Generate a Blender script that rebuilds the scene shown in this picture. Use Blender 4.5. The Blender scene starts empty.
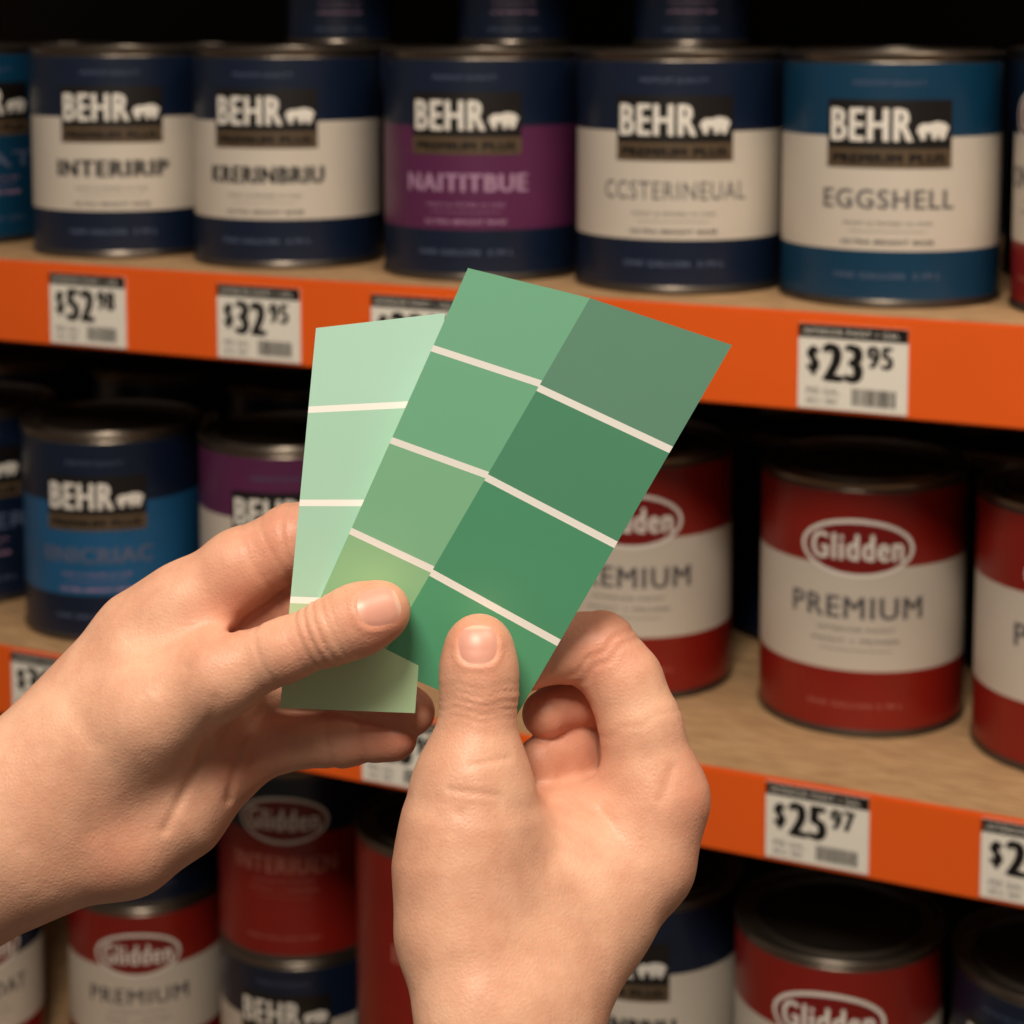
import bpy, bmesh, math, random
import numpy as np
from mathutils import Vector, Matrix
random.seed(4)
scene = bpy.context.scene
try:
    scene.view_settings.view_transform = 'Standard'
    scene.view_settings.look = 'None'
except Exception as e:
    print(e)

CAMZ = 1.45
PITCH = math.radians(5.7)
F = 1900.0
# ------------------------------------------------------------------ materials
def srgb(r, g, b):
    def c(x):
        x /= 255.0
        return x / 12.92 if x <= 0.04045 else ((x + 0.055) / 1.055) ** 2.4
    return (c(r), c(g), c(b), 1.0)

def mat(name, col, rough=0.45, metal=0.0, var=0.12, scale=30.0, coat=0.0, bump=0.0, bscale=200, spec=0.5):
    m = bpy.data.materials.new(name); m.use_nodes = True
    nt = m.node_tree; b = nt.nodes['Principled BSDF']
    tc = nt.nodes.new('ShaderNodeTexCoord')
    nz = nt.nodes.new('ShaderNodeTexNoise'); nz.inputs['Scale'].default_value = scale
    nz.inputs['Detail'].default_value = 4
    nt.links.new(tc.outputs['Object'], nz.inputs['Vector'])
    mx = nt.nodes.new('ShaderNodeMix'); mx.data_type = 'RGBA'
    mx.inputs['A'].default_value = tuple(c * (1 - var) for c in col[:3]) + (1,)
    mx.inputs['B'].default_value = tuple(min(1, c * (1 + var)) for c in col[:3]) + (1,)
    nt.links.new(nz.outputs['Fac'], mx.inputs['Factor'])
    nt.links.new(mx.outputs['Result'], b.inputs['Base Color'])
    b.inputs['Roughness'].default_value = rough
    b.inputs['Metallic'].default_value = metal
    b.inputs['Coat Weight'].default_value = coat
    b.inputs['Specular IOR Level'].default_value = spec
    if bump > 0:
        n2 = nt.nodes.new('ShaderNodeTexNoise'); n2.inputs['Scale'].default_value = bscale
        nt.links.new(tc.outputs['Object'], n2.inputs['Vector'])
        bp = nt.nodes.new('ShaderNodeBump'); bp.inputs['Strength'].default_value = bump
        bp.inputs['Distance'].default_value = 0.001
        nt.links.new(n2.outputs['Fac'], bp.inputs['Height'])
        nt.links.new(bp.outputs['Normal'], b.inputs['Normal'])
    return m

M = {}
def defm(k, *a, **kw):
    M[k] = mat(k, *a, **kw); return M[k]
defm('tin', srgb(112, 104, 96), 0.30, 0.9, spec=.5)
defm('tin_dark', srgb(64, 58, 54), 0.40, 0.8)
defm('navy', srgb(14, 27, 50), 0.34)
defm('teal', srgb(10, 56, 86), 0.34)
defm('white', srgb(202, 194, 184), 0.46, var=.04)
defm('purple', srgb(88, 34, 76), 0.40)
defm('sky', srgb(24, 84, 130), 0.40)
defm('red', srgb(132, 27, 18), 0.34)
defm('darkred', srgb(118, 18, 16), 0.36)
defm('black', srgb(20, 17, 17), 0.4)
defm('ink', srgb(84, 82, 86), 0.6)
defm('inkblack', srgb(40, 38, 38), 0.6)
defm('gold', srgb(88, 72, 54), 0.45)
defm('ptext', srgb(228, 224, 218), 0.5, var=.02)
defm('dimtext', srgb(78, 92, 122), 0.5)
defm('lilac', srgb(164, 128, 160), 0.5)
defm('pinktext', srgb(180, 110, 95), 0.5)
defm('orange', srgb(232, 94, 22), 0.40, var=.06, scale=12, bump=.15, bscale=60)
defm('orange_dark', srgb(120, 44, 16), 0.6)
defm('tag', srgb(232, 228, 220), 0.55, var=.03)
defm('cardwhite', srgb(250, 250, 248), 0.55, var=.01)
defm('steel_dark', srgb(34, 31, 30), 0.6)
defm('backpanel', srgb(20, 18, 17), 0.8)

def board_mat():
    m = bpy.data.materials.new('particle_board'); m.use_nodes = True
    nt = m.node_tree; b = nt.nodes['Principled BSDF']
    tc = nt.nodes.new('ShaderNodeTexCoord')
    mp = nt.nodes.new('ShaderNodeMapping'); mp.inputs['Scale'].default_value = (3, 40, 3)
    nt.links.new(tc.outputs['Object'], mp.inputs['Vector'])
    nz = nt.nodes.new('ShaderNodeTexNoise'); nz.inputs['Scale'].default_value = 12; nz.inputs['Detail'].default_value = 8
    nt.links.new(mp.outputs['Vector'], nz.inputs['Vector'])
    cr = nt.nodes.new('ShaderNodeValToRGB')
    cr.color_ramp.elements[0].color = srgb(150, 114, 80); cr.color_ramp.elements[0].position = .3
    cr.color_ramp.elements[1].color = srgb(222, 184, 140); cr.color_ramp.elements[1].position = .7
    nt.links.new(nz.outputs['Fac'], cr.inputs['Fac'])
    nt.links.new(cr.outputs['Color'], b.inputs['Base Color'])
    b.inputs['Roughness'].default_value = .6
    return m
M['board'] = board_mat()

# ------------------------------------------------------------------ 2D art builder
_tc = {}
def text_mesh(body):
    key = body
    if key in _tc: return _tc[key]
    c = bpy.data.curves.new('t', 'FONT'); c.body = body; c.size = 1; c.resolution_u = 3
    c.space_character = 1.14
    c.fill_mode = 'FRONT'
    o = bpy.data.objects.new('t', c); scene.collection.objects.link(o)
    dg = bpy.context.evaluated_depsgraph_get(); dg.update()
    me = bpy.data.meshes.new_from_object(o.evaluated_get(dg))
    vs = [(v.co.x, v.co.y) for v in me.vertices]; fs = [tuple(p.vertices) for p in me.polygons]
    bpy.data.objects.remove(o); bpy.data.curves.remove(c); bpy.data.meshes.remove(me)
    xs = [v[0] for v in vs]; ys = [v[1] for v in vs]
    x0, x1, y0, y1 = min(xs), max(xs), min(ys), max(ys)
    vs = [((x - x0) / (x1 - x0), (y - y0) / (y1 - y0)) for x, y in vs]
    _tc[key] = (vs, fs); return _tc[key]

class Art:
    def __init__(s): s.v = []; s.f = []; s.m = []; s.mats = []
    def mi(s, k):
        if k not in s.mats: s.mats.append(k)
        return s.mats.index(k)
    def poly(s, pts, k, off):
        b = len(s.v); s.v += [(x, off, z) for x, z in pts]
        s.f.append(tuple(range(b, b + len(pts)))); s.m.append(s.mi(k))
    def rect(s, x0, x1, z0, z1, k, off): s.poly([(x0, z0), (x1, z0), (x1, z1), (x0, z1)], k, off)
    def ell(s, cx, cz, rx, rz, k, off, n=40):
        s.poly([(cx + rx * math.cos(2 * math.pi * i / n), cz + rz * math.sin(2 * math.pi * i / n)) for i in range(n)], k, off)
    def text(s, body, x0, x1, z0, z1, k, off, bold=0.0):
        """bold: stroke thickening as a fraction of cap height (struck several times side by side)"""
        vs, fs = text_mesh(body)
        d = bold * (z1 - z0)
        shifts = [(0, 0)] if bold <= 0 else [(-d, 0), (-d / 3, d / 3), (d / 3, -d / 3), (d, 0)]
        for i, (dx, dz) in enumerate(shifts):
            b = len(s.v)
            s.v += [(x0 + d + (x1 - x0 - 2 * d) * x + dx, off + .00002 * i, z0 + (z1 - z0) * y + dz) for x, y in vs]
            for f in fs: s.f.append(tuple(i2 + b for i2 in f)); s.m.append(s.mi(k))

BEAR = [(0, .45), (.05, .72), (.18, .86), (.36, .84), (.52, .92), (.66, .96), (.76, .88), (.82, .92), (.87, .84), (1.0, .64), (.97, .56), (.85, .56),
        (.78, .42), (.80, .1), (.85, .04), (.84, 0), (.72, 0), (.66, .32), (.58, .36), (.54, .1), (.58, 0), (.47, 0), (.43, .36), (.28, .38), (.2, .1), (.25, 0), (.12, 0), (.08, .3), (.02, .34)]

R = 0.0865
def behr(top='navy', mid='white', bot='navy', word='INTERIOR', wcol='inkblack', h=.196, bold=.08, wbox=.72):
    a = Art()
    zf = lambda t: h * (1 - t)
    a.bands = [(.045, .33, top), (.33, .775, mid), (.775, .965, bot)]
    o1, o2, o3 = .0003, .0006, .0009
    a.rect(-.049, .049, zf(.43), zf(.185), 'black', o1)
    a.rect(-.049, .049, zf(.45), zf(.375), 'gold', o2)
    a.text('PREMIUM PLUS', -.044, .044, zf(.432), zf(.395), 'black', o3, .12)
    a.text('BEHR', -.0460, .0180, zf(.345), zf(.22), 'ptext', o2, .045)
    bx, bz, bw, bh = .0205, zf(.34), .0260, .0145
    a.poly([(bx + x * bw, bz + z * bh) for x, z in BEAR], 'ptext', o2)
    a.text('PREMIUM QUALITY', -.028, .028, zf(.135), zf(.11), 'dimtext', o1, .0)
    ww = .055 * wbox / .72
    a.text(word, -ww, ww, zf(.61), zf(.535), wcol, o1, bold)
    tcol = 'ink' if mid == 'white' else 'lilac'
    a.text('PAINT & PRIMER IN ONE', -.034, .034, zf(.675), zf(.66), tcol, o1, 0)
    a.rect(-.03, .03, zf(.7), zf(.698), tcol, o1)
    a.text('ULTRA BRIGHT BASE', -.036, .036, zf(.75), zf(.732), tcol, o1, .08)
    a.text('ONE GALLON  3.79 L', -.042, .042, zf(.885), zf(.862), 'dimtext', o1, .05)
    return a
def glid(word='PREMIUM', mid='white', h=.2, top='red', oz=.26, wt=.45):
    a = Art(); zf = lambda t: h * (1 - t)
    a.bands = [(.045, .33, top), (.33, .74, mid), (.74, .965, 'red')]
    o1, o2, o3 = .0003, .0006, .0009
    cz = zf(oz)
    a.ell(0, cz, .0475, .0245, 'ptext', o1)
    a.ell(0, cz, .0440, .021, 'darkred', o2)
    a.text('Glidden', -.038, .038, cz - .010, cz + .012, 'ptext', o3, .035)
    tc = 'ink' if mid == 'white' else 'pinktext'
    a.text(word, -.056, .056, zf(wt + .085), zf(wt), tc, o1, .035)
    a.text('INTERIOR PAINT', -.032, .032, zf(wt + .135), zf(wt + .12), tc, o1, .0)
    a.text('PAINT + PRIMER', -.036, .036, zf(wt + .18), zf(wt + .165), tc, o1, .0)
    a.rect(-.03, .03, zf(wt + .21), zf(wt + .208), tc, o1)
    a.text('ONE GALLON 3.78 L', -.04, .04, zf(.885), zf(.865), 'pinktext', o1, .0)
    return a

def can_mesh(name, art, h, r=R):
    """lathed can: rolled base ring, banded label wall, rolled top ring, recessed friction lid + printed label"""
    sc = r / R
    prof = [(0, 0.003, 'tin'), (r - .004, .003, 'tin'), (r - .001, 0, 'tin'), (r + .0015, .001, 'tin'), (r + .0018, .004, 'tin'), (r, .0065, 'tin')]
    for t0, t1, k in reversed(art.bands):
        n = 3
        for i in range(n + 1):
            prof.append((r, h * (1 - t1) + (h * (t1 - t0)) * i / n, k))
    prof += [(r, h - .0085, 'tin'), (r - .0012, h - .007, 'tin'), (r + .001, h - .005, 'tin'), (r + .0018, h - .002, 'tin'), (r + .0006, h, 'tin'), (r - .002, h - .0003, 'tin'),
             (r - .003, h - .005, 'tin'), (r - .014 * sc, h - .005, 'tin'), (r - .0155 * sc, h - .001, 'tin'), (r - .0175 * sc, h - .0008, 'tin'),
             (r - .0195 * sc, h - .0065, 'tin_dark'), (r * .45, h - .0062, 'tin_dark'), (r * .44, h - .0055, 'tin_dark'), (0, h - .0055, 'tin_dark')]
    N = 72
    v = []; f = []; m = []; mats = []
    def mi(k):
        if k not in mats: mats.append(k)
        return mats.index(k)
    for (pr, pz, k) in prof:
        for j in range(N):
            a = 2 * math.pi * j / N
            v.append((pr * math.cos(a), pr * math.sin(a), pz))
    for i in range(len(prof) - 1):
        if abs(prof[i][0] - prof[i + 1][0]) < 1e-7 and abs(prof[i][1] - prof[i + 1][1]) < 1e-7:
            continue
        for j in range(N):
            f.append((i * N + j, i * N + (j + 1) % N, (i + 1) * N + (j + 1) % N, (i + 1) * N + j)); m.append(mi(prof[i + 1][2] if prof[i + 1][2] in ('tin', 'tin_dark') or prof[i][2] == 'tin' else prof[i][2]))
    bm = bmesh.new()
    bv = [bm.verts.new(x) for x in art.v]; bm.verts.ensure_lookup_table()
    am = [mi(k) for k in art.mats]
    for fc, k in zip(art.f, art.m):
        try:
            nf = bm.faces.new([bv[i] for i in fc]); nf.material_index = am[k]
        except ValueError: pass
    bmesh.ops.triangulate(bm, faces=[q for q in bm.faces if len(q.verts) > 4])
    x = -.064
    while x < .065:
        bmesh.ops.bisect_plane(bm, geom=bm.verts[:] + bm.edges[:] + bm.faces[:], dist=1e-6, plane_co=(x, 0, 0), plane_no=(1, 0, 0))
        x += .008
    bm.verts.index_update()
    base = len(v)
    for q in bm.verts:
        a = q.co.x / R; rr = r + q.co.y * 1.0
        v.append((rr * math.sin(a), -rr * math.cos(a), q.co.z))
    nlathe = len(f)
    for q in bm.faces:
        f.append(tuple(base + w.index for w in q.verts)); m.append(q.material_index)
    bm.free()
    me = bpy.data.meshes.new(name); me.from_pydata(v, [], f)
    for k in mats: me.materials.append(M[k])
    me.polygons.foreach_set('material_index', m)
    me.polygons.foreach_set('use_smooth', [True] * nlathe + [False] * (len(f) - nlathe))
    me.update()
    try: me.set_sharp_from_angle(angle=math.radians(45))
    except Exception as e: print(e)
    return me

# ------------------------------------------------------------------ shelf frame (aisle bay seen at an angle)
P0 = Vector((.277, 1.385)); SD = Vector((.9078, -.4195)); SN = Vector((.4195, .9078))
def shelf_xy(s, o): q = P0 + SD * s + SN * o; return q
ROT = math.atan2(SD.y, SD.x)
Z1, Z2, Z3 = CAMZ - .2165, CAMZ - .5825, CAMZ - 1.14
def new_obj(name, me, parent=None):
    o = bpy.data.objects.new(name, me); scene.collection.objects.link(o)
    if parent: o.parent = parent
    return o
def box_mesh(name, x0, x1, y0, y1, z0, z1, mk, bev=0.0):
    bm = bmesh.new(); bmesh.ops.create_cube(bm, size=1)
    for q in bm.verts:
        q.co = Vector(((x0 + x1) / 2 + q.co.x * (x1 - x0), (y0 + y1) / 2 + q.co.y * (y1 - y0), (z0 + z1) / 2 + q.co.z * (z1 - z0)))
    if bev: bmesh.ops.bevel(bm, geom=bm.edges[:], offset=bev, segments=2, affect='EDGES')
    me = bpy.data.meshes.new(name); bm.to_mesh(me); bm.free(); me.materials.append(M[mk]); return me

unit = bpy.data.objects.new('shelving_unit', None); scene.collection.objects.link(unit)
unit.location = (P0.x, P0.y, 0); unit.rotation_euler = (0, 0, ROT)
SX0, SX1, DEP = -2.6, 1.0, .62
for i, (z, lh) in enumerate([(Z1, .073), (Z2, .064), (Z3, .07), (CAMZ + .27, .073)]):
    new_obj('shelf_board_%d' % (i + 1), box_mesh('board', SX0, SX1, .006, DEP, z - .018, z, 'board'), unit)
    new_obj('shelf_beam_%d' % (i + 1), box_mesh('beam', SX0, SX1, 0, .006, z - lh, z + .002, 'orange', .0012), unit)
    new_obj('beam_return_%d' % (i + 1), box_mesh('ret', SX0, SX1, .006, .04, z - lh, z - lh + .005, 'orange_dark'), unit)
new_obj('back_panel', box_mesh('bp', SX0, SX1, DEP, DEP + .02, 0.02, 2.1, 'backpanel'), unit)
new_obj('kick_plate', box_mesh('kp', SX0, SX1, .02, .03, 0.0, Z3 - .07, 'steel_dark'), unit)
for i, x in enumerate((SX0, SX1 - .05)):
    new_obj('upright_%d' % (i + 1), box_mesh('up', x, x + .05, .045, .10, 0, 2.1, 'orange_dark'), unit)

cache = {}
def can(kind, s, o, z, turn=0.0, r=R):
    key = (kind, r)
    if key not in cache:
        a, h = KINDS[kind]
        if r != R:
            k = .63; h2 = h * k
            a2 = Art(); a2.v = [(x * k * R / r, y, zz * k) for x, y, zz in a.v]
            a2.f = a.f; a2.m = a.m; a2.mats = a.mats; a2.bands = a.bands
            cache[key] = can_mesh('paint_can', a2, h2, r)
        else: cache[key] = can_mesh('paint_can', a, h)
    q = shelf_xy(s, o)
    ob = new_obj('paint_can', cache[key]); ob.location = (q.x, q.y, z + .0003)
    ob.rotation_euler = (0, 0, math.atan2(q.y, q.x) - math.pi / 2 + math.radians(turn))
    return ob
KINDS = {
 'navy_a': (behr(word='INTERIRIP', bold=.09), .196), 'navy_b': (behr(word='KRERINBRIU', bold=.08), .196),
 'purple': (behr(mid='purple', word='NAITITBUE', wcol='lilac', bold=.07), .196),
 'navy_c': (behr(word='CCSTERINEUAL', bold=.0, wbox=.8, wcol='ink'), .196),
 'egg': (behr(top='teal', bot='teal', word='EGGSHELL', bold=.03, wbox=.68, wcol='ink'), .196),
 'skyb': (behr(mid='sky', word='IINICRIAC', wcol='dimtext', bold=.1), .2),
 'purp2': (behr(top='purple', word='SATIN', bold=.1, wbox=.5), .2),
 'tealall': (behr(top='teal', mid='teal', bot='teal', word='FLAT', wcol='dimtext'), .196),
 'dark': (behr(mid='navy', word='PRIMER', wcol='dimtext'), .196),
 'prem': (glid(h=.214), .214), 'prem_s': (glid(h=.2), .2),
 'redall': (glid('INTERIUEN', 'red', top='navy'), .2), 'redback': (glid('INTERIUEN', 'red'), .2),
 'bottomwhite': (glid('ONE COAT', top='navy'), .2),
}
# upper shelf
for k, s, o, t in [('tealall', -1.0, .15, 20), ('navy_a', -.785, .14, -8), ('navy_b', -.599, .14, -15), ('purple', -.399, .14, -10),
                   ('navy_c', -.214, .14, -3), ('egg', -.034, .14, -1), ('bottomwhite', .152, .135, -40)]:
    can(k, s, o, Z1, t)
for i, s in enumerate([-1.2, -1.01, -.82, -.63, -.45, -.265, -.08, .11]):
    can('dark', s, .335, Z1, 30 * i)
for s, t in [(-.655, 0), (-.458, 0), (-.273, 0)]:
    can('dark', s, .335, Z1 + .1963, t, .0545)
# middle shelf
for k, s, o, t in [('dark', -1.0, .16, 0), ('skyb', -.798, .13, -12), ('purp2', -.606, .15, -6), ('redback', -.45, .24, 0),
                   ('prem', -.274, .20, -4), ('prem', -.066, .20, -3), ('prem', .122, .18, 0)]:
    can(k, s, o, Z2, t)
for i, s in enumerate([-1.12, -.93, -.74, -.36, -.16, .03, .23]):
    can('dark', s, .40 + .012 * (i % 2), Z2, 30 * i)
# bottom shelf, stacked two high
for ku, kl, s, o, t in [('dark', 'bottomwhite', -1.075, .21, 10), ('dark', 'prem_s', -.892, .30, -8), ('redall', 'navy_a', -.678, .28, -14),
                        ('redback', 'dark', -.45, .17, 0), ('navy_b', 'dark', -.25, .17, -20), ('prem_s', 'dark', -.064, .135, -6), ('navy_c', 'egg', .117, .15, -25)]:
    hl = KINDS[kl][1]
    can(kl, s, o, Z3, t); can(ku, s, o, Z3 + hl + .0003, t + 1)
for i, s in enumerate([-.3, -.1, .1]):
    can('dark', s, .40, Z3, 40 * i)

# ------------------------------------------------------------------ price tags
def tag(s, z, big, small, w=.081, h=.060):
    a = Art()
    a.rect(-w / 2, w / 2, 0, h, 'tag', .0012)
    a.rect(-w / 2, w / 2, h * .84, h, 'black', .0015)
    a.text('INTERIOR PAINT 1 GAL', -w * .45, w * .42, h * .88, h * .95, 'tag', .0018, 0)
    a.text('$', -w * .42, -w * .30, h * .40, h * .74, 'black', .0016, .06)
    a.text(big, -w * .28, w * .1, h * .34, h * .78, 'black', .0016, .08)
    a.text(small, w * .13, w * .37, h * .52, h * .78, 'black', .0016, .07)
    a.text('PER GAL.', -w * .42, -w * .1, h * .17, h * .25, 'ink', .0016, 0)
    a.text('SKU 384', -w * .42, -w * .14, h * .06, h * .13, 'ink', .0016, 0)
    x = w * .0; rr = random.Random(int(abs(s) * 1000))
    while x < w * .38:
        b = rr.choice([.0006, .001, .0015]); a.rect(x, x + b, h * .07, h * .27, 'black', .0016); x += b + rr.choice([.0006, .001])
    v = [(x, -y, zz) for x, y, zz in a.v]
    v0 = len(v)
    v += [(-w / 2, 0, 0), (w / 2, 0, 0), (w / 2, 0, h), (-w / 2, 0, h), (-w / 2, -.00115, 0), (w / 2, -.00115, 0), (w / 2, -.00115, h), (-w / 2, -.00115, h)]
    f = list(a.f) + [(v0, v0 + 1, v0 + 5, v0 + 4), (v0 + 3, v0 + 2, v0 + 6, v0 + 7), (v0, v0 + 3, v0 + 7, v0 + 4), (v0 + 1, v0 + 2, v0 + 6, v0 + 5), (v0, v0 + 1, v0 + 2, v0 + 3)]
    me = bpy.data.meshes.new('price_tag'); me.from_pydata(v, [], f)
    for k in a.mats: me.materials.append(M[k])
    me.polygons.foreach_set('material_index', list(a.m) + [a.mi('tag')] * 5); me.update()
    o = new_obj('price_tag', me); q = shelf_xy(s, -.0004); o.location = (q.x, q.y, z); o.rotation_euler = (0, 0, ROT)
for s, b, c in [(-.724, '52', '98'), (-.544, '32', '95'), (-.392, '29', '98'), (-.0256, '23', '95'), (.166, '27', '98')]:
    tag(s, Z1 - .070, b, c, .083, .064)
for s, b, c in [(-.78, '30', '98'), (-.405, '26', '98'), (-.047, '25', '97'), (.118, '26', '97')]:
    tag(s, Z2 - .060, b, c)

# ------------------------------------------------------------------ room
def slab(name, x0, x1, y0, y1, z0, z1, mk): return new_obj(name, box_mesh(name, x0, x1, y0, y1, z0, z1, mk))
defm('concrete', srgb(120, 112, 104), .5, scale=3, var=.15, bump=.2, bscale=30)
defm('wallpaint', srgb(90, 84, 78), .8)
slab('floor', -4, 4, -3, 4.2, -.1, 0, 'concrete')
slab('wall_back', -4, 4, 4.2, 4.3, 0, 4, 'wallpaint')

# ------------------------------------------------------------------ hands
CP, SP = math.cos(PITCH), math.sin(PITCH)
RIGHT = np.array([1., 0, 0]); UP = np.array([0, SP, CP]); FWD = np.array([0, CP, -SP]); C0 = np.array([0, 0, CAMZ])
def W(x, y, d):
    return C0 + d * (FWD + RIGHT * (x - 512) / F + UP * (214.5 - y) / F)
def front_d(x, y): return .54 / (1 + .05 * (x - 512) / 1000 - .10 * (y - 512) / 1000)
def back_d(x, y): return .549 / (1 + .02 * (x - 512) / 1000 - .04 * (y - 620) / 1000)

def chain(pts):
    return [(W(x, y, d), r * d / F) for x, y, d, r in pts]
def smin(a, b, k):
    h = np.maximum(k - np.abs(a - b), 0) / k
    return np.minimum(a, b) - h * h * k * .25
def sd_chain(P, ch, k):
    res = None
    for (a, ra), (b, rb) in zip(ch[:-1], ch[1:]):
        a = a.astype(np.float32); ba = (b - a).astype(np.float32); L2 = float(ba @ ba)
        pa = [P[i] - a[i] for i in range(3)]
        t = np.clip((pa[0] * ba[0] + pa[1] * ba[1] + pa[2] * ba[2]) / L2, 0, 1)
        d = np.sqrt((pa[0] - t * ba[0]) ** 2 + (pa[1] - t * ba[1]) ** 2 + (pa[2] - t * ba[2]) ** 2) - (ra + (rb - ra) * t)
        res = d if res is None else smin(res, d, k)
    return res
CREASE = .72
def crease(P, D, c, axis, depth, w, reach):
    """ring groove around a finger at point c perpendicular to axis"""
    q = [P[i] - c[i] for i in range(3)]
    t = q[0] * axis[0] + q[1] * axis[1] + q[2] * axis[2]
    r2 = q[0] ** 2 + q[1] ** 2 + q[2] ** 2
    wob = .0007 * np.sin(q[0] * 500 + q[2] * 420)
    return D + (CREASE * depth * np.exp(-((t + wob) / w) ** 2) * np.exp(-(r2 / reach ** 2) ** 2)).astype(np.float32)

def surface_nets(Fv, org, h):
    nx, ny, nz = Fv.shape
    ins = Fv < 0
    cnt = np.zeros((nx - 1, ny - 1, nz - 1), np.uint8)
    for i in (0, 1):
        for j in (0, 1):
            for k in (0, 1):
                cnt += ins[i:nx - 1 + i, j:ny - 1 + j, k:nz - 1 + k]
    act = np.argwhere((cnt > 0) & (cnt < 8))
    idx = -np.ones(cnt.shape, np.int32); idx[act[:, 0], act[:, 1], act[:, 2]] = np.arange(len(act))
    acc = np.zeros((len(act), 3)); num = np.zeros(len(act))
    cs = [(i, j, k) for i in (0, 1) for j in (0, 1) for k in (0, 1)]
    for a in cs:
        for ax in range(3):
            if a[ax] == 0:
                b = list(a); b[ax] = 1
                fa = Fv[act[:, 0] + a[0], act[:, 1] + a[1], act[:, 2] + a[2]]
                fb = Fv[act[:, 0] + b[0], act[:, 1] + b[1], act[:, 2] + b[2]]
                mk = (fa < 0) != (fb < 0)
                t = np.where(mk, fa / np.where(mk, fa - fb, 1), 0)
                p = np.array(a, float)[None, :].repeat(len(act), 0); p[:, ax] += t
                acc[mk] += p[mk]; num[mk] += 1
    V = (act + acc / num[:, None]) * h + org
    faces = []
    for ax in range(3):
        sl0 = [slice(None)] * 3; sl1 = [slice(None)] * 3
        sl0[ax] = slice(0, -1); sl1[ax] = slice(1, None)
        ch = ins[tuple(sl0)] != ins[tuple(sl1)]
        e = np.argwhere(ch)
        u, v = (ax + 1) % 3, (ax + 2) % 3
        ok = (e[:, u] > 0) & (e[:, v] > 0) & (e[:, u] < Fv.shape[u] - 1) & (e[:, v] < Fv.shape[v] - 1)
        e = e[ok]
        q = []
        for du, dv in ((-1, -1), (0, -1), (0, 0), (-1, 0)):
            c = e.copy(); c[:, u] += du; c[:, v] += dv
            q.append(idx[c[:, 0], c[:, 1], c[:, 2]])
        q = np.stack(q, 1)
        fl = ins[e[:, 0], e[:, 1], e[:, 2]]
        q[~fl] = q[~fl][:, ::-1]
        faces.append(q)
    return V, np.concatenate(faces)

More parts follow.
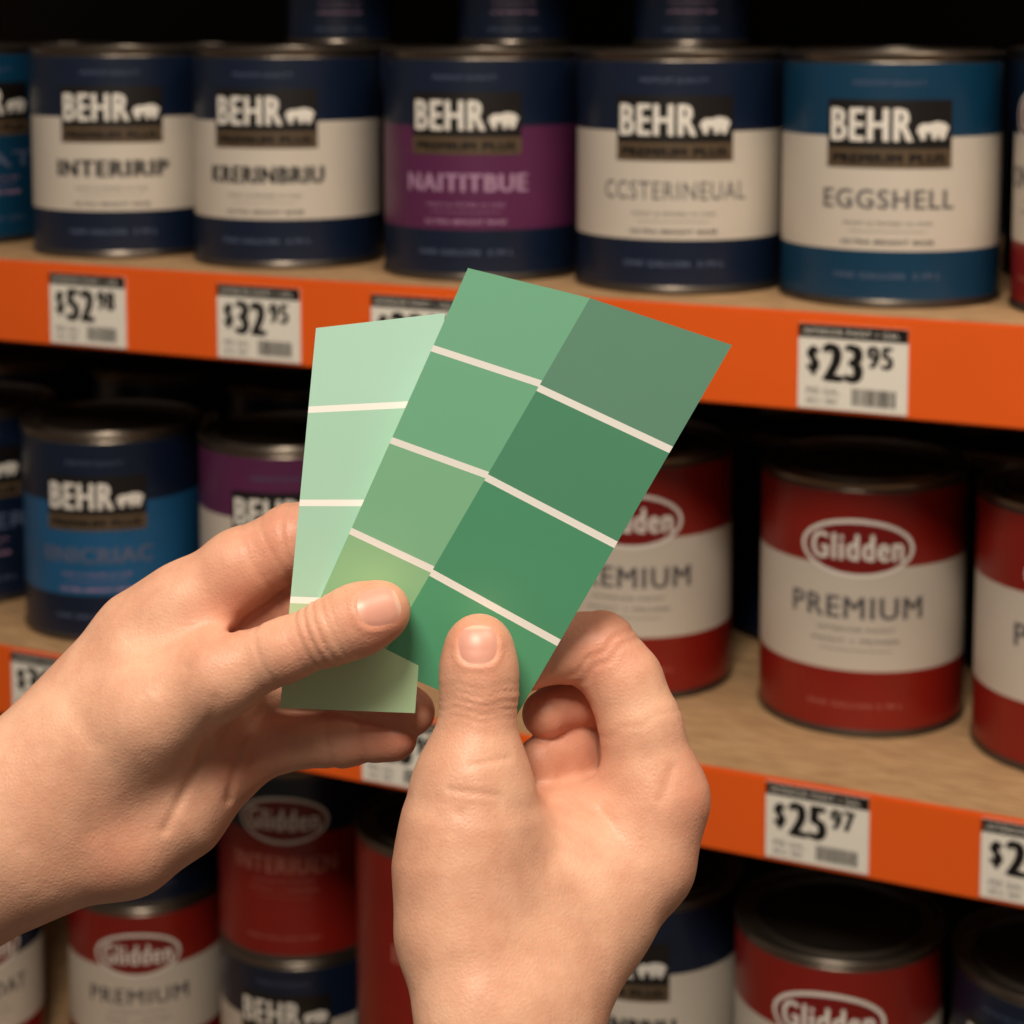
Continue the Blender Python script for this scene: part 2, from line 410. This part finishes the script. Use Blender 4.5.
class Hand:
    def __init__(s, palm, fingers, thumb, nail, creases, flush, lines=(), kp=.012, kf=.008, kt=.011):
        s.palm = [chain(c) for c in palm]; s.fingers = [chain(c) for c in fingers]; s.thumb = chain(thumb)
        s.kp, s.kf, s.kt = kp, kf, kt
        (nx, ny, nd), (tx, ty, td), s.nl, s.nw, tilt = nail
        s.nc = W(nx, ny, nd); ax = W(tx, ty, td) - s.nc; s.na = ax / np.linalg.norm(ax)
        n = C0 - s.nc; n = n / np.linalg.norm(n) + np.array(tilt); n -= s.na * (n @ s.na); s.nn = n / np.linalg.norm(n)
        s.nb = np.cross(s.na, s.nn)
        s.creases = creases; s.flush = flush
        # palm / web crease lines: grooves running over the surface, given as 3-D polylines (groove follows skin within +-22 mm)
        s.lines = [([W(x, y, d) for x, y, d in pts], dep * .8, w) for pts, dep, w in lines]
    def sdf(s, P):
        D = None
        for c in s.palm:
            d = sd_chain(P, c, .005); D = d if D is None else smin(D, d, s.kp)
        Fg = None
        for i, c in enumerate(s.fingers):
            d = sd_chain(P, c, .004)
            for (fi, seg, t, dep, w) in s.creases:
                if fi == i:
                    a, ra = c[seg]; b, rb = c[seg + 1]; axis = (b - a) / np.linalg.norm(b - a)
                    d = crease(P, d, a + (b - a) * t, axis, dep, w, .016)
            Fg = d if Fg is None else smin(Fg, d, .0012)
        D = smin(D, Fg, s.kf)
        T = sd_chain(P, s.thumb, .005)
        for (fi, seg, t, dep, w) in s.creases:
            if fi == 'T':
                a, ra = s.thumb[seg]; b, rb = s.thumb[seg + 1]; axis = (b - a) / np.linalg.norm(b - a)
                T = crease(P, T, a + (b - a) * t, axis, dep, w, .017)
        q = [P[i] - s.nc[i] for i in range(3)]
        dt = lambda e: q[0] * e[0] + q[1] * e[1] + q[2] * e[2]
        u = dt(s.na) / (s.nl / 2); v = dt(s.nb) / (s.nw / 2); w = dt(s.nn)
        qq = (np.abs(u) ** 3 + np.abs(v) ** 3) ** (1 / 3.)
        side = 1 / (1 + np.exp(-np.clip((w + .004) / .0008, -30, 30)))
        fold = -.0003 * np.exp(-((qq - 1.16) / .12) ** 2) * (1 / (1 + np.exp(np.clip((u - .3) / .12, -30, 30))))
        bed = .0004 / (1 + np.exp(np.clip((qq - .98) / .03, -30, 30)))
        T = T + (side * (fold + bed)).astype(np.float32)
        D = smin(D, T, s.kt)
        for pts, dep, w in s.lines:
            best = None
            for a, b in zip(pts[:-1], pts[1:]):
                n = C0 - (a + b) / 2; n /= np.linalg.norm(n)       # groove is cut square to the skin
                ba = b - a; L2 = ba @ ba
                pa = [P[i] - a[i] for i in range(3)]
                t = np.clip((pa[0] * ba[0] + pa[1] * ba[1] + pa[2] * ba[2]) / L2, 0, 1)
                r = [pa[i] - t * ba[i] for i in range(3)]
                dn = r[0] * n[0] + r[1] * n[1] + r[2] * n[2]
                d2 = r[0] ** 2 + r[1] ** 2 + r[2] ** 2 - dn ** 2
                e = np.exp(-np.maximum(d2, 0) / (w * w)) * np.exp(-(dn / .022) ** 4)
                best = e if best is None else np.maximum(best, e)
            D = D + (dep * best).astype(np.float32)
        return D
    def build(s, name, skin, nailm, h=.00080):
        allp = [x for c in s.palm + s.fingers + [s.thumb] for x in c]
        lo = np.min([p - r for p, r in allp], 0) - .004; hi = np.max([p + r for p, r in allp], 0) + .004
        ns = np.ceil((hi - lo) / h).astype(int) + 1
        print(name, ns)
        Fv = np.empty(tuple(ns), np.float32)
        ys = (lo[1] + np.arange(ns[1]) * h).astype(np.float32); zs = (lo[2] + np.arange(ns[2]) * h).astype(np.float32)
        for i0 in range(0, ns[0], 24):
            xs = (lo[0] + np.arange(i0, min(i0 + 24, ns[0])) * h).astype(np.float32)
            P = np.meshgrid(xs, ys, zs, indexing='ij')
            Fv[i0:i0 + len(xs)] = s.sdf(P)
        V, Fc = surface_nets(Fv, lo, h)
        me = bpy.data.meshes.new(name)
        me.vertices.add(len(V)); me.vertices.foreach_set('co', V.ravel())
        me.loops.add(Fc.size); me.loops.foreach_set('vertex_index', Fc.ravel().astype(np.int32))
        me.polygons.add(len(Fc)); me.polygons.foreach_set('loop_start', np.arange(0, Fc.size, 4, dtype=np.int32))
        me.update(calc_edges=True); me.validate()
        me.polygons.foreach_set('use_smooth', [True] * len(me.polygons))
        at = me.attributes.new('flush', 'FLOAT', 'POINT')
        fl = np.zeros(len(V))
        for x, y, d, r, a in s.flush:
            c = W(x, y, d); fl = np.maximum(fl, a * np.exp(-((V - c) ** 2).sum(1) / (r * d / F) ** 2))
        at.data.foreach_set('value', fl.astype(np.float32))
        me.materials.append(skin)
        o = new_obj(name, me)
        # nail plate: projected along its normal on to the nail bed
        n = 29
        g = np.linspace(-1, 1, n); U, Vv = np.meshgrid(g, g, indexing='ij')
        mxv = np.maximum(np.abs(U), np.abs(Vv)); l3 = (np.abs(U) ** 2.6 + np.abs(Vv) ** 2.6) ** (1 / 2.6)
        sc = np.where(l3 > 0, mxv / np.maximum(l3, 1e-6), 1); U2, V2 = U * sc, Vv * sc
        base = s.nc[None, :] + U2.ravel()[:, None] * s.na * s.nl / 2 + V2.ravel()[:, None] * s.nb * s.nw / 2 + s.nn * .012
        p = base.copy()
        for it in range(60):
            d = s.sdf([p[:, i].astype(np.float32) for i in range(3)])
            p -= s.nn[None, :] * np.clip(d, -.002, .002)[:, None] * .8
        l = (np.abs(U2.ravel()) ** 2.6 + np.abs(V2.ravel()) ** 2.6) ** (1 / 2.6)
        lift = .00045 * (1 - l ** 8) - .0001
        top = p + s.nn * lift[:, None]
        fs = [(i * n + j, (i + 1) * n + j, (i + 1) * n + j + 1, i * n + j + 1) for i in range(n - 1) for j in range(n - 1)]
        nm = bpy.data.meshes.new('thumbnail'); nm.from_pydata([tuple(x) for x in top], [], fs)
        nm.polygons.foreach_set('use_smooth', [True] * len(fs))
        a2 = nm.attributes.new('along', 'FLOAT', 'POINT'); a2.data.foreach_set('value', U2.ravel().astype(np.float32))
        nm.materials.append(nailm)
        no = new_obj('thumbnail', nm, o)
        sm = no.modifiers.new('s', 'SMOOTH'); sm.iterations = 3
        return o

def skin_mat():
    m = bpy.data.materials.new('skin'); m.use_nodes = True
    nt = m.node_tree; b = nt.nodes['Principled BSDF']; N = nt.nodes.new; L = nt.links.new
    tc = N('ShaderNodeTexCoord')
    n1 = N('ShaderNodeTexNoise'); n1.inputs['Scale'].default_value = 45; n1.inputs['Detail'].default_value = 7; n1.inputs['Roughness'].default_value = .68
    L(tc.outputs['Object'], n1.inputs['Vector'])
    cr = N('ShaderNodeValToRGB')
    cr.color_ramp.elements[0].position = .30; cr.color_ramp.elements[0].color = srgb(196, 144, 120)
    cr.color_ramp.elements[1].position = .70; cr.color_ramp.elements[1].color = srgb(220, 174, 148)
    L(n1.outputs['Fac'], cr.inputs['Fac'])
    at = N('ShaderNodeAttribute'); at.attribute_name = 'flush'
    mx = N('ShaderNodeMix'); mx.data_type = 'RGBA'; mx.inputs['B'].default_value = srgb(204, 120, 98)
    L(at.outputs['Fac'], mx.inputs['Factor']); L(cr.outputs['Color'], mx.inputs['A'])
    L(mx.outputs['Result'], b.inputs['Base Color'])
    b.inputs['Roughness'].default_value = .47
    b.inputs['Specular IOR Level'].default_value = .4
    b.inputs['Subsurface Weight'].default_value = .18
    b.inputs['Subsurface Radius'].default_value = (1.0, .35, .2)
    b.inputs['Subsurface Scale'].default_value = .0028
    vo = N('ShaderNodeTexVoronoi'); vo.inputs['Scale'].default_value = 720; vo.feature = 'DISTANCE_TO_EDGE'
    L(tc.outputs['Object'], vo.inputs['Vector'])
    n2 = N('ShaderNodeTexNoise'); n2.inputs['Scale'].default_value = 110; n2.inputs['Detail'].default_value = 5; n2.inputs['Roughness'].default_value = .5
    L(tc.outputs['Object'], n2.inputs['Vector'])
    b1 = N('ShaderNodeBump'); b1.inputs['Strength'].default_value = .34; b1.inputs['Distance'].default_value = .00035
    L(vo.outputs['Distance'], b1.inputs['Height'])
    b2 = N('ShaderNodeBump'); b2.inputs['Strength'].default_value = .32; b2.inputs['Distance'].default_value = .0011
    L(n2.outputs['Fac'], b2.inputs['Height']); L(b1.outputs['Normal'], b2.inputs['Normal'])
    L(b2.outputs['Normal'], b.inputs['Normal'])
    return m
def nail_mat():
    m = bpy.data.materials.new('nail'); m.use_nodes = True
    nt = m.node_tree; b = nt.nodes['Principled BSDF']; N = nt.nodes.new; L = nt.links.new
    at = N('ShaderNodeAttribute'); at.attribute_name = 'along'
    mr = N('ShaderNodeMapRange'); mr.inputs['From Min'].default_value = -1; mr.inputs['From Max'].default_value = 1
    L(at.outputs['Fac'], mr.inputs['Value'])
    cr = N('ShaderNodeValToRGB'); e = cr.color_ramp.elements
    e[0].position = .0; e[0].color = srgb(214, 162, 144)
    e[1].position = 1; e[1].color = srgb(216, 170, 152)
    for p, c in ((.2, srgb(206, 148, 132)), (.86, srgb(206, 150, 134)), (.93, srgb(218, 176, 158))):
        x = e.new(p); x.color = c
    L(mr.outputs['Result'], cr.inputs['Fac']); L(cr.outputs['Color'], b.inputs['Base Color'])
    b.inputs['Roughness'].default_value = .38; b.inputs['Subsurface Weight'].default_value = .1
    b.inputs['Subsurface Scale'].default_value = .002
    return m
SK, NM = skin_mat(), nail_mat()

left = Hand(
    palm=[[(-190, 890, .555, 68), (20, 790, .560, 64), (145, 642, .568, 51), (184, 612, .568, 44)],
          [(-190, 975, .555, 72), (30, 848, .560, 68), (125, 834, .563, 59), (175, 803, .566, 54), (212, 768, .569, 44)],
          [(10, 825, .560, 72), (140, 735, .568, 60), (198, 700, .572, 50)]],
    fingers=[[(184, 612, .566, 44), (240, 570, .565, 39), (295, 541, .5635, 36), (350, 535, .561, 33), (410, 545, .560, 30), (450, 553, .560, 27)],
             [(200, 665, .574, 45), (258, 612, .574, 33), (320, 594, .571, 31), (390, 600, .566, 28), (430, 610, .564, 26)],
             [(205, 710, .574, 45), (280, 682, .580, 33), (360, 682, .572, 30), (411, 712, .566, 24)],
             [(212, 760, .570, 44), (270, 742, .572, 30), (340, 738, .570, 26.5), (394, 738, .566, 23)]],
    thumb=[(70, 778, .560, 60), (150, 714, .553, 54), (222, 676, .546, 39), (285, 650, .5415, 28.5), (332, 631, .5395, 31), (360, 619, .5395, 32.5), (381, 611, .5400, 29.5)],
    nail=((377, 605, .530), (408, 594, .530), .0116, .0112, (0.1, 0, .25)),
    creases=[('T', 3, .55, .0005, .0007), ('T', 3, .75, .0008, .0008), ('T', 3, .95, .0008, .0007), ('T', 4, .2, .0006, .0007), ('T', 4, .45, .0004, .0007), ('T', 2, .8, .0004, .001), (0, 2, .0, .0008, .001), (0, 2, .2, .0006, .001), (0, 1, .75, .0004, .001), (3, 1, .9, .0008, .001), (3, 2, .5, .0005, .001), (0, 1, .4, .0004, .001), (1, 1, .5, .0006, .001)],
    lines=[([(232, 632, .555), (200, 646, .553), (160, 690, .55)], .0009, .0014),
           ([(222, 640, .553), (186, 668, .552), (166, 720, .55)], .0005, .001),
           ([(268, 700, .560), (240, 742, .558), (228, 800, .555)], .0012, .0012),
           ([(215, 700, .556), (200, 760, .552), (165, 830, .550)], .0010, .0014),
           ([(262, 706, .560), (252, 764, .557)], .0010, .001),
           ([(60, 690, .55), (95, 745, .545), (92, 830, .545)], .0005, .003)],
    flush=[(385, 620, .53, 45, .5), (300, 640, .53, 40, .25), (270, 530, .55, 50, .4), (390, 740, .56, 50, .55), (250, 610, .56, 60, .45), (250, 760, .56, 50, .3), (225, 640, .545, 40, .25), (120, 860, .545, 60, .2)])
right = Hand(
    palm=[[(490, 1180, .495, 68), (484, 1010, .515, 66), (468, 930, .525, 70), (467, 868, .530, 71), (472, 800, .534, 59)],
          [(535, 1180, .505, 68), (530, 1010, .525, 66), (590, 915, .543, 61), (638, 858, .552, 55), (655, 802, .556, 49)],
          [(515, 1010, .525, 72), (535, 895, .543, 73), (588, 850, .556, 54)],
          [(560, 900, .575, 60), (618, 850, .585, 50)],
          [(500, 842, .545, 44), (612, 838, .562, 42)]],
    fingers=[[(655, 795, .555, 49), (641, 727, .558, 39.5), (624, 682, .561, 37), (600, 650, .5635, 36), (565, 648, .563, 32), (520, 660, .560, 29), (490, 668, .5585, 27)],
             [(640, 850, .575, 50), (632, 765, .586, 37), (604, 706, .582, 32), (574, 698, .574, 29), (546, 714, .566, 24)],
             [(625, 880, .590, 48), (612, 800, .590, 36), (594, 752, .580, 29), (566, 746, .572, 27), (540, 759, .565, 22.5)],
             [(600, 900, .605, 42), (590, 845, .600, 32), (580, 800, .588, 27), (560, 790, .576, 25), (542, 796, .568, 21)]],
    thumb=[(472, 812, .533, 56), (474, 768, .534, 41.5), (477, 730, .5355, 34.5), (479, 692, .537, 36), (479, 662, .538, 34.5), (479, 646, .5385, 31.5)],
    nail=((478, 645, .528), (478, 615, .5295), .0108, .0112, (0, 0, .2)),
    creases=[('T', 2, .4, .0004, .0007), ('T', 2, .6, .0008, .0007), ('T', 2, .8, .0008, .0007), ('T', 3, .05, .0006, .0007), ('T', 3, .3, .0004, .0008), (0, 2, .7, .0006, .0009), (0, 2, .95, .0007, .0009), (0, 3, .2, .0004, .0009), (0, 1, .1, .0004, .001), (1, 2, .5, .0007, .001), (2, 2, .5, .0007, .001)],
    lines=[([(518, 775, .545), (500, 802, .535), (460, 814, .53)], .0006, .0012),
           ([(548, 800, .548), (600, 812, .55), (632, 856, .548)], .0007, .0022),
           ([(672, 768, .548), (662, 800, .545), (690, 830, .55)], .0006, .0014),
           ([(430, 770, .53), (450, 790, .525), (500, 796, .525)], .0005, .0009),
           ([(436, 756, .53), (470, 766, .525), (508, 758, .525)], .0004, .0009),
           ([(560, 860, .535), (600, 930, .53)], .0006, .004)],
    flush=[(479, 640, .53, 42, .5), (480, 700, .53, 40, .25), (600, 640, .55, 45, .45), (560, 720, .57, 60, .55), (690, 810, .55, 55, .4), (560, 780, .55, 50, .3), (430, 860, .53, 50, .15)])
left.build('human_hand', SK, NM)
right.build('human_hand', SK, NM)

# ------------------------------------------------------------------ paint colour cards
def lerp(a, b, t): return (a[0] + (b[0] - a[0]) * t, a[1] + (b[1] - a[1]) * t)
def card(name, cols, dfun, bottom_off=.0007):
    v = []; f = []; m = []; mats = ['cardwhite']
    def addquad(pts, mk, off):
        b = len(v)
        for (x, y) in pts: v.append(tuple(W(x, y, dfun(x, y) - off)))
        f.append((b, b + 1, b + 2, b + 3)); m.append(mats.index(mk))
    for lt, lb, rt, rb, tl, tr, colours in cols:
        tl = [0] + tl + [1]; tr = [0] + tr + [1]
        for i, c in enumerate(colours):
            k = 'chip_%d_%d_%d' % c
            if k not in M: defm(k, srgb(*c), .5, var=.015, scale=60)
            if k not in mats: mats.append(k)
            g = .0085
            a0 = tl[i] + (g if i else 0); a1 = tl[i + 1] - (g if i < len(colours) - 1 else 0)
            b0 = tr[i] + (g if i else 0); b1 = tr[i + 1] - (g if i < len(colours) - 1 else 0)
            addquad([lerp(lt, lb, a0), lerp(rt, rb, b0), lerp(rt, rb, b1), lerp(lt, lb, a1)], k, .0)
            if i < len(colours) - 1:
                addquad([lerp(lt, lb, a1), lerp(rt, rb, b1), lerp(rt, rb, tr[i + 1] + g), lerp(lt, lb, tl[i + 1] + g)], 'cardwhite', .0)
    L, Rr = cols[0], cols[-1]
    outer = [L[0], Rr[2], Rr[3], L[1]]
    b = len(v)
    for (x, y) in outer: v.append(tuple(W(x, y, dfun(x, y) + .00005)))
    for (x, y) in outer: v.append(tuple(W(x, y, dfun(x, y) + bottom_off)))
    for q in [(b + 4, b + 5, b + 6, b + 7)] + [(b + i, b + (i + 1) % 4, b + 4 + (i + 1) % 4, b + 4 + i) for i in range(4)]:
        f.append(q); m.append(0)
    me = bpy.data.meshes.new(name); me.from_pydata(v, [], f)
    for k in mats: me.materials.append(M[k])
    me.polygons.foreach_set('material_index', m); me.update()
    return new_obj(name, me)
card('paint_color_card', [
    ((468, 268), (305, 632), (590, 298), (378, 664), [.22, .473, .722], [.234, .484, .742], [(124, 190, 158), (122, 190, 156), (134, 196, 158), (150, 204, 158)]),
    ((590, 298), (378, 664), (732, 345), (513, 722), [.245, .49, .75], [.278, .53, .79], [(104, 154, 132), (84, 152, 120), (82, 158, 122), (88, 168, 128)])], front_d)
card('paint_color_card', [
    ((316, 328), (280, 708), (445, 313), (415, 713), [.215, .46, .715], [.225, .475, .73], [(178, 222, 206), (172, 218, 198), (170, 216, 196), (184, 216, 176)])], back_d)

# ------------------------------------------------------------------ lights
def area(name, loc, tgt, size, power, col):
    l = bpy.data.lights.new(name, 'AREA'); l.shape = 'RECTANGLE'; l.size = size[0]; l.size_y = size[1]; l.energy = power; l.color = col
    o = bpy.data.objects.new(name, l); scene.collection.objects.link(o); o.location = loc
    o.rotation_euler = (Vector(tgt) - Vector(loc)).to_track_quat('-Z', 'Y').to_euler(); return o
area('can_fill_light', (-.30, -.42, 2.75), (0.05, 0.7, 1.25), (.7, .4), 42, (1, .88, .72))
area('can_fill_light', (.8, .1, 3.0), (.3, 1.4, 1.1), (1.0, .4), 21, (1, .83, .63))  # added fill lamp that brightens the cans, not a known fixture
w = bpy.data.worlds.new('World'); scene.world = w; w.use_nodes = True
w.node_tree.nodes['Background'].inputs['Color'].default_value = (1, .82, .66, 1)
w.node_tree.nodes['Background'].inputs['Strength'].default_value = .13

# ------------------------------------------------------------------ camera
cd = bpy.data.cameras.new('camera'); cam = bpy.data.objects.new('camera', cd); scene.collection.objects.link(cam)
cam.location = (0, 0, CAMZ); cam.rotation_euler = (math.pi / 2 - PITCH, 0, 0)
cd.sensor_width = 36; cd.lens = F / 1024 * 36; cd.shift_y = -.2905; cd.clip_start = .05
cd.dof.use_dof = True; cd.dof.focus_distance = .545; cd.dof.aperture_fstop = 20
scene.camera = cam
